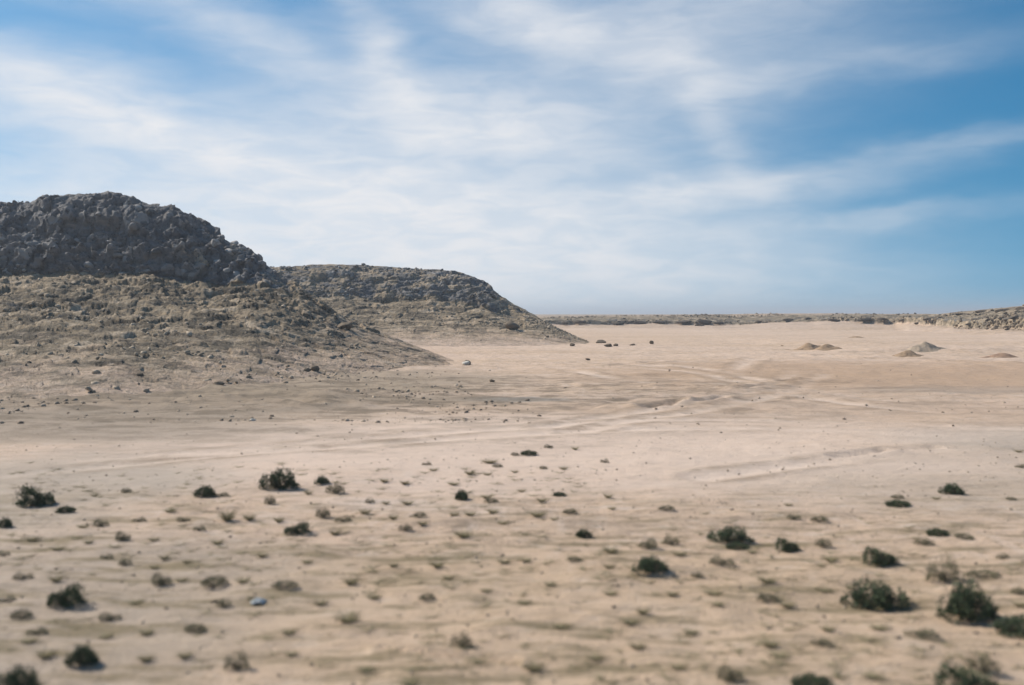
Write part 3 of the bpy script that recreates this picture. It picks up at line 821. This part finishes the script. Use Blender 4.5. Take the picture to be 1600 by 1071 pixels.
# landmark shrubs: px, py of the foot, width, height, kind, variant, rotation, short name used to place neighbours, full label
LM = [
    (54, 789, 66, 34, 'shrub', 1, 0, 'the broad shrub at the far left', 'broad dark green shrub at the far left with a thin sprig on its right'),
    (102, 801, 32, 14, 'shrub', 3, 0, None, 'low dark shrub just right of and in front of the broad far left one'),
    (8, 824, 26, 18, 'shrub', 0, 0, None, 'dark shrub cut by the left edge below the broad far left one'),
    (105, 946, 66, 40, 'shrub', 1, 3.1, 'the dark shrub low on the left', 'large dark shrub low on the left with a long shadow to its right'),
    (128, 1038, 56, 36, 'shrub', 0, .4, 'the shrub near the bottom left corner', 'dark green shrub near the bottom left corner, above the cropped one'),
    (26, 1082, 80, 46, 'shrub', 2, 0, None, 'very dark shrub cropped by the bottom left corner'),
    (320, 776, 40, 21, 'shrub', 0, 0, 'the compact bright green shrub', 'compact bright green shrub with a low brown plant at its right side'),
    (436, 763, 64, 34, 'shrub', 2, 0, 'the largest mid distance shrub', 'largest of the mid distance shrubs, full and dark green, left of centre'),
    (503, 756, 28, 14, 'shrub', 0, 1, None, 'small round green shrub touching a grey bush on its right'),
    (525, 771, 36, 20, 'bush', 0, 0, 'the grey bush left of centre', 'grey bush just right of and before the small round green shrub'),
    (466, 834, 48, 21, 'shrub', 1, 3.1, 'the low green shrub left of centre', 'low green shrub standing alone before the largest mid distance shrub'),
    (722, 781, 28, 19, 'shrub', 0, 2, 'the small green shrub near the centre', 'small rounded green shrub near the centre with brown tufts to its right'),
    (826, 711, 28, 10, 'shrub', 3, 0, 'the farthest green shrub', 'farthest green shrub, small and flat, at the top of the plant belt'),
    (874, 775, 26, 8, 'shrub', 3, 1, 'the flat dark shrub right of centre', 'flat nearly black shrub alone on smooth sand right of centre'),
    (912, 839, 30, 15, 'shrub', 0, 3, 'the round shrub right of centre', 'small round dark green shrub right of centre, alone on sand'),
    (1041, 797, 28, 10, 'bush', 3, 0, 'the lone brown bush on smooth sand', 'lone small dark brown bush on smooth sand'),
    (1016, 893, 66, 28, 'shrub', 0, .6, 'the wide green shrub in the middle foreground', 'wide spreading green shrub in the middle foreground right of centre'),
    (1140, 846, 72, 25, 'shrub', 2, 0, 'the long flat topped green shrub', 'long green shrub tapering to the left with a small one under its right side'),
    (1152, 857, 40, 12, 'shrub', 3, 0, None, 'small low green shrub directly in front of the long tapering one'),
    (1229, 861, 42, 24, 'shrub', 1, 0, 'the dark shrub beside the long green one', 'dark lopsided shrub next to the right of the long tapering green one'),
    (1280, 815, 30, 12, 'bush', 3, 0, None, 'dark brown bush above the lopsided dark shrub'),
    (1487, 772, 42, 20, 'shrub', 0, 0, 'the black shrub far out on the right', 'nearly black rounded shrub, farthest one out on the right'),
    (1403, 791, 42, 13, 'shrub', 3, 0, 'the flat shrub with a twig above it', 'flat dark shrub on the right with a tiny plant right behind it'),
    (1373, 881, 60, 30, 'shrub', 1, 0, 'the mid right dark shrub', 'dark green shrub above the largest twin lobed one on the right'),
    (1368, 947, 104, 44, 'shrub', 2, 3.2, 'the twin lobed black green shrub', 'large twin lobed black green shrub in the right foreground'),
    (1475, 908, 60, 46, 'bush', 2, 0, 'the tall wispy bush', 'tall wispy grey green bush behind the blackest shrub on the right'),
    (1535, 903, 60, 18, 'bush', 3, 0, None, 'low grey bush to the right of the tall wispy one'),
    (1512, 968, 100, 72, 'shrub', 0, .3, 'the tallest black shrub on the right', 'tallest shrub, nearly black, near the right edge'),
    (1606, 990, 110, 34, 'shrub', 3, 0, None, 'low shrub standing in for the shadow of the tallest one, right edge'),  # shrub shape added where the tallest shrub casts its shadow
    (1536, 1050, 62, 34, 'bush', 0, 0, None, 'grey green bush just behind the big bottom right corner bush'),
    (1512, 1092, 120, 62, 'shrub', 1, 0, 'the bottom right corner bush', 'big grey green shrub cropped by the bottom edge at the right'),
    (1140, 1063, 46, 30, 'bush', 1, 0, 'the grey bush at the bottom edge', 'grey brown bush at the bottom edge right of centre'),
    (1268, 1076, 70, 30, 'shrub', 3, 0, None, 'low dark shrub cropped by the bottom edge, between two bushes'),
    (722, 1012, 42, 30, 'bush', 0, 0, 'the yellow green bush low in the centre', 'yellow green bush standing alone low in the centre'),
    (371, 1046, 44, 30, 'bush', 2, 0, 'the grey bush low left of centre', 'grey bush with a dark foot low down left of centre'),
    (252, 914, 34, 24, 'bush', 1, 0, 'the straggly bush on the left', 'straggly olive bush on the left with loose twigs above it'),
    (334, 916, 46, 24, 'bush', 3, 0, 'the layered olive bush', 'layered olive brown bush right of the straggly one'),
    (1465, 837, 38, 15, 'shrub', 3, 0, 'the low pair of shrubs on the right', 'dark low shrub, topmost of three close together on the right'),
    (1445, 851, 36, 12, 'bush', 0, 0, None, 'olive bush, front one of three close together on the right'),
    (1507, 842, 34, 12, 'bush', 3, 2, None, 'faint grey bush, rightmost of three close together on the right'),
]
land = []
for (px, py, w, hh, kind, var, zr, short, lab) in LM:
    plant(kind, px, py, w, hh, lab, GS if kind == 'shrub' else GB, zr, var)
    if short: land.append((px, py, short))

SMALL = [  # px, py, width, height, b(ush) or t(uft)
    (5, 869, 22, 9, 'b'), (197, 770, 22, 9, 'b'), (148, 776, 15, 6, 't'), (158, 823, 26, 15, 'b'), (192, 844, 28, 17, 'b'), (218, 815, 25, 7, 'b'), (138, 849, 18, 6, 't'), (286, 815, 24, 9, 'b'),
    (312, 829, 22, 9, 'b'), (167, 873, 26, 8, 'b'), (195, 883, 26, 13, 'b'), (257, 874, 20, 9, 't'), (292, 880, 18, 7, 't'), (241, 889, 16, 7, 't'), (284, 909, 20, 7, 't'), (380, 911, 26, 11, 't'),
    (88, 909, 24, 11, 't'), (349, 948, 28, 15, 'b'), (213, 943, 32, 7, 't'), (171, 968, 40, 13, 'b'), (34, 966, 40, 18, 'b'), (58, 990, 36, 11, 'b'), (46, 1004, 34, 9, 't'), (165, 997, 28, 7, 't'),
    (229, 992, 28, 11, 't'), (306, 987, 38, 17, 'b'), (72, 1028, 34, 14, 't'), (229, 1033, 30, 13, 't'), (288, 1028, 30, 11, 't'), (347, 776, 24, 8, 'b'), (422, 788, 24, 16, 'b'), (482, 773, 14, 8, 't'),
    (355, 814, 30, 22, 't'), (390, 813, 22, 13, 't'), (505, 809, 30, 20, 'b'), (537, 815, 30, 9, 'b'), (436, 816, 20, 11, 't'), (524, 836, 22, 12, 't'), (600, 754, 16, 8, 't'), (632, 757, 16, 8, 't'),
    (667, 727, 17, 6, 'b'), (577, 786, 18, 8, 'b'), (570, 803, 22, 9, 't'), (603, 788, 14, 6, 't'), (637, 789, 22, 9, 't'), (655, 808, 24, 11, 'b'), (615, 812, 18, 10, 't'), (634, 829, 27, 13, 'b'),
    (660, 821, 18, 9, 't'), (446, 918, 46, 15, 'b'), (548, 914, 28, 15, 't'), (615, 886, 20, 9, 't'), (683, 887, 26, 13, 't'), (501, 945, 28, 10, 't'), (543, 972, 44, 17, 't'), (452, 990, 32, 9, 't'),
    (455, 1024, 28, 7, 't'), (572, 1048, 36, 8, 't'), (667, 937, 28, 14, 'b'), (677, 736, 16, 6, 't'), (709, 758, 22, 6, 't'), (760, 779, 20, 8, 't'), (768, 785, 24, 9, 'b'), (734, 742, 19, 10, 't'),
    (766, 724, 30, 8, 't'), (777, 730, 18, 7, 'b'), (804, 739, 13, 5, 't'), (762, 743, 15, 6, 't'), (805, 712, 15, 7, 'b'), (857, 700, 17, 7, 'b'), (899, 703, 13, 6, 't'), (849, 733, 15, 7, 'b'),
    (881, 734, 16, 6, 't'), (945, 723, 15, 7, 'b'), (815, 769, 15, 6, 't'), (846, 784, 19, 7, 't'), (890, 803, 25, 11, 'b'), (840, 807, 34, 11, 't'), (770, 802, 25, 9, 't'), (786, 819, 24, 6, 't'),
    (866, 813, 16, 5, 't'), (710, 806, 22, 8, 't'), (735, 806, 22, 9, 't'), (724, 840, 36, 15, 't'), (950, 778, 17, 8, 't'), (956, 796, 14, 5, 't'), (897, 876, 27, 8, 'b'), (954, 864, 30, 13, 't'),
    (822, 878, 24, 8, 't'), (788, 880, 26, 8, 't'), (819, 945, 28, 9, 't'), (877, 982, 38, 8, 't'), (834, 1048, 42, 18, 't'), (954, 930, 28, 9, 't'), (985, 975, 34, 9, 't'), (1013, 857, 32, 20, 'b'),
    (1048, 851, 27, 17, 'b'), (1062, 868, 32, 9, 't'), (1127, 882, 44, 15, 'b'), (1090, 902, 26, 10, 'b'), (1240, 811, 25, 9, 'b'), (1286, 854, 30, 15, 'b'), (1200, 939, 38, 17, 'b'), (1230, 948, 30, 10, 't'),  # last tuft is added where the bush before it casts shadow
    (1116, 929, 40, 8, 't'), (1121, 946, 28, 7, 't'), (1200, 911, 38, 14, 't'), (1005, 959, 27, 11, 't'), (996, 1014, 34, 13, 't'), (1283, 1008, 36, 13, 'b'), (1293, 986, 28, 11, 't'), (1218, 1027, 42, 9, 't'),
    (1203, 1010, 34, 13, 't'), (952, 888, 24, 8, 't'), (1402, 779, 22, 9, 'b'), (1567, 872, 26, 8, 'b'), (1441, 995, 58, 14, 'b'), (1373, 984, 34, 10, 't'), (1297, 877, 28, 10, 't'), (1283, 886, 18, 6, 't'),
    (1592, 928, 30, 13, 'b'), (1594, 948, 30, 11, 't'), (1363, 1059, 42, 9, 't'), (1462, 780, 15, 5, 't'), (1580, 781, 20, 6, 'b'), (1596, 731, 20, 7, 'b'), (1592, 707, 16, 5, 't'), (1232, 790, 16, 4, 't'),
    (1175, 864, 20, 6, 't'), (1330, 920, 22, 7, 't'), (1290, 925, 30, 7, 't'), (1080, 990, 32, 8, 't'), (1060, 1045, 36, 9, 't'), (930, 1030, 40, 8, 't'), (640, 1070, 40, 9, 't'), (700, 905, 24, 7, 't'),
    (585, 935, 28, 8, 't'), (760, 925, 24, 7, 't'), (860, 915, 26, 7, 't'), (1050, 930, 26, 8, 't'), (480, 880, 22, 7, 't'), (410, 870, 22, 7, 't'), (340, 850, 22, 8, 't'), (90, 860, 26, 9, 't'),
    (50, 845, 26, 8, 't'), (130, 825, 22, 8, 't'), (35, 905, 34, 12, 'b'), (10, 940, 34, 10, 'b'), (265, 800, 20, 6, 't'), (240, 845, 22, 6, 't')]
ORD = ['nearest', 'second nearest', 'third nearest', 'fourth nearest', 'fifth nearest', 'sixth nearest', 'seventh nearest', 'eighth nearest', 'ninth nearest', 'tenth nearest', 'eleventh nearest', 'twelfth nearest']
buckets = {}
for s in SMALL:
    dd = [((s[0] - l[0]) ** 2 + (2 * (s[1] - l[1])) ** 2, l) for l in land]
    d0, l = min(dd, key=lambda t: t[0])
    dx, dy = s[0] - l[0], 2 * (s[1] - l[1])
    side = ('right of' if dx > 0 else 'left of') if abs(dx) >= abs(dy) else ('in front of' if dy > 0 else 'behind')
    buckets.setdefault((s[4], side, l[2]), []).append((d0, s))
for (k, side, short), items in buckets.items():
    items.sort(key=lambda t: t[0])
    for i, (d0, s) in enumerate(items):
        kindname = 'small dry bush' if k == 'b' else 'pale dry tuft'
        o_ = (ORD[i] + ' ') if len(items) > 1 else ''
        plant('bush' if k == 'b' else 'tuft', s[0], s[1], s[2], s[3], f'{o_}{kindname} {side} {short}', GB if k == 'b' else GT)

# ------------------------------------------------------------------ litter on the sand
x, y, z = hit(403, 944)
n = 14; U, V = np.meshgrid(np.linspace(-1, 1, n), np.linspace(-1, 1, n))
hgt = .035 * (1 - U ** 2) * (1 - .6 * V ** 2) + .022 * fbm(U * 2.2, V * 2.2, oct=3, seed=4) + .012
top = np.stack([U * .075 * (1 + .2 * V), V * .05, hgt], -1).reshape(-1, 3)
o = mesh_from('plastic_scrap', top, grid_faces(n, n))
m, q, b = new_mat('pale_plastic', .8); q.nt.links.new(q.mix(q.rng(q.noise(q.n('ShaderNodeNewGeometry').outputs['Position'], 30, 3, .5), .4, .6), (0.38, 0.41, 0.41), (0.55, 0.55, 0.53)), b.inputs['Base Color'])
o.data.materials.append(m)
sm = o.modifiers.new('thickness', 'SOLIDIFY'); sm.thickness = .003
o.location = (x, y, z + .005); tag(o, 'crumpled pale blue plastic scrap lying on the sand left of centre', 'plastic litter')

def belt(n, y0, y1, p0, p1, dens=None):
    pts = []
    while len(pts) < n:
        px = random.uniform(p0, p1); Y = random.uniform(y0, y1)
        X = (px - 800) / F * Y
        if dens and random.random() > dens(px, X, Y): continue
        pts.append((X, Y))
    a = np.array(pts); return np.stack([a[:, 0], a[:, 1], G(a[:, 0], a[:, 1])], -1)

def dens(px, X, Y):
    lim = 20.5 if px < 950 else 17.5 - (px - 950) / 650 * 3
    edge = max(0.0, min(1.0, (lim - Y) / 3.0))
    return edge * float(.25 + .75 * max(0, min(1, .5 + 1.3 * fbm(np.array([X / 2.5]), np.array([Y / 1.1]), oct=2, seed=91)[0])))
pts = belt(1500, 6.5, 20.5, -150, 1750, dens)
mini = [twigs(80 + i, 26, .55, .30, .008, 2) for i in range(4)]
V_, Q_, T_ = [], [], []; off = 0
for i, pt in enumerate(pts):
    v, f, t = mini[i % 4]; s = random.choice((random.uniform(.04, .12), random.uniform(.1, .3))); a = random.uniform(0, 6.28)
    Rm = np.array([[math.cos(a), -math.sin(a), 0], [math.sin(a), math.cos(a), 0], [0, 0, 1]])
    V_.append((v * np.array([s * 1.3, s * 1.3, s * .6])) @ Rm.T + pt); Q_.append(f + off); T_.append(t); off += len(v)
tag(mesh_from('ground_cover', np.concatenate(V_), np.concatenate(Q_), mat=dry_m, smooth=False, attrs={'tone': np.concatenate(T_)}),
    'sparse dead grass and twig litter strewn over the near sand', 'dead grass', kind='stuff')
apron = lambda px, X, Y: max(0.0, min(1.0, (58 - Y) / 12)) * max(0.0, min(1.0, (860 - px) / 200)) * float(max(.05, min(1, .3 + 2 * fbm(np.array([X / 4]), np.array([Y / 4]), oct=2, seed=44)[0])))
pts = np.concatenate([belt(3600, 6.5, 24, -150, 1750), belt(1700, 24, 60, -100, 1700), belt(2600, 27, 60, -200, 860, apron)])
sz = np.concatenate([sizes(3600, .006, .038, 4), sizes(1700, .012, .075, 6), sizes(2600, .02, .13, 5)])
tag(scatter('gravel', pts, sz, pebble_m, icos1), 'small loose stones strewn over the plain', 'gravel', kind='stuff')

# ------------------------------------------------------------------ thin haze added to lift and blue the dark hills, one closed box
v = np.array([[x, y, z] for x in (-9300, 9300) for y in (-9300, 9300) for z in (-6.0, 24.0)])
f = np.array([[0, 1, 3, 2], [4, 6, 7, 5], [0, 4, 5, 1], [2, 3, 7, 6], [0, 2, 6, 4], [1, 5, 7, 3]])
hz = mesh_from('haze', v, f, smooth=False)
m = bpy.data.materials.new('thin_haze'); m.use_nodes = True; m.node_tree.nodes.clear()
q = NG(m.node_tree)
pv = q.n('ShaderNodeVolumePrincipled'); pv.inputs['Color'].default_value = (.86, .90, .96, 1); pv.inputs['Density'].default_value = .0006; pv.inputs['Anisotropy'].default_value = .3
mo = q.n('ShaderNodeOutputMaterial'); q.nt.links.new(pv.outputs[0], mo.inputs['Volume'])
hz.data.materials.append(m)
tag(hz, 'thin pale haze added over the whole plain to lighten dark rock', 'haze', kind='stuff')
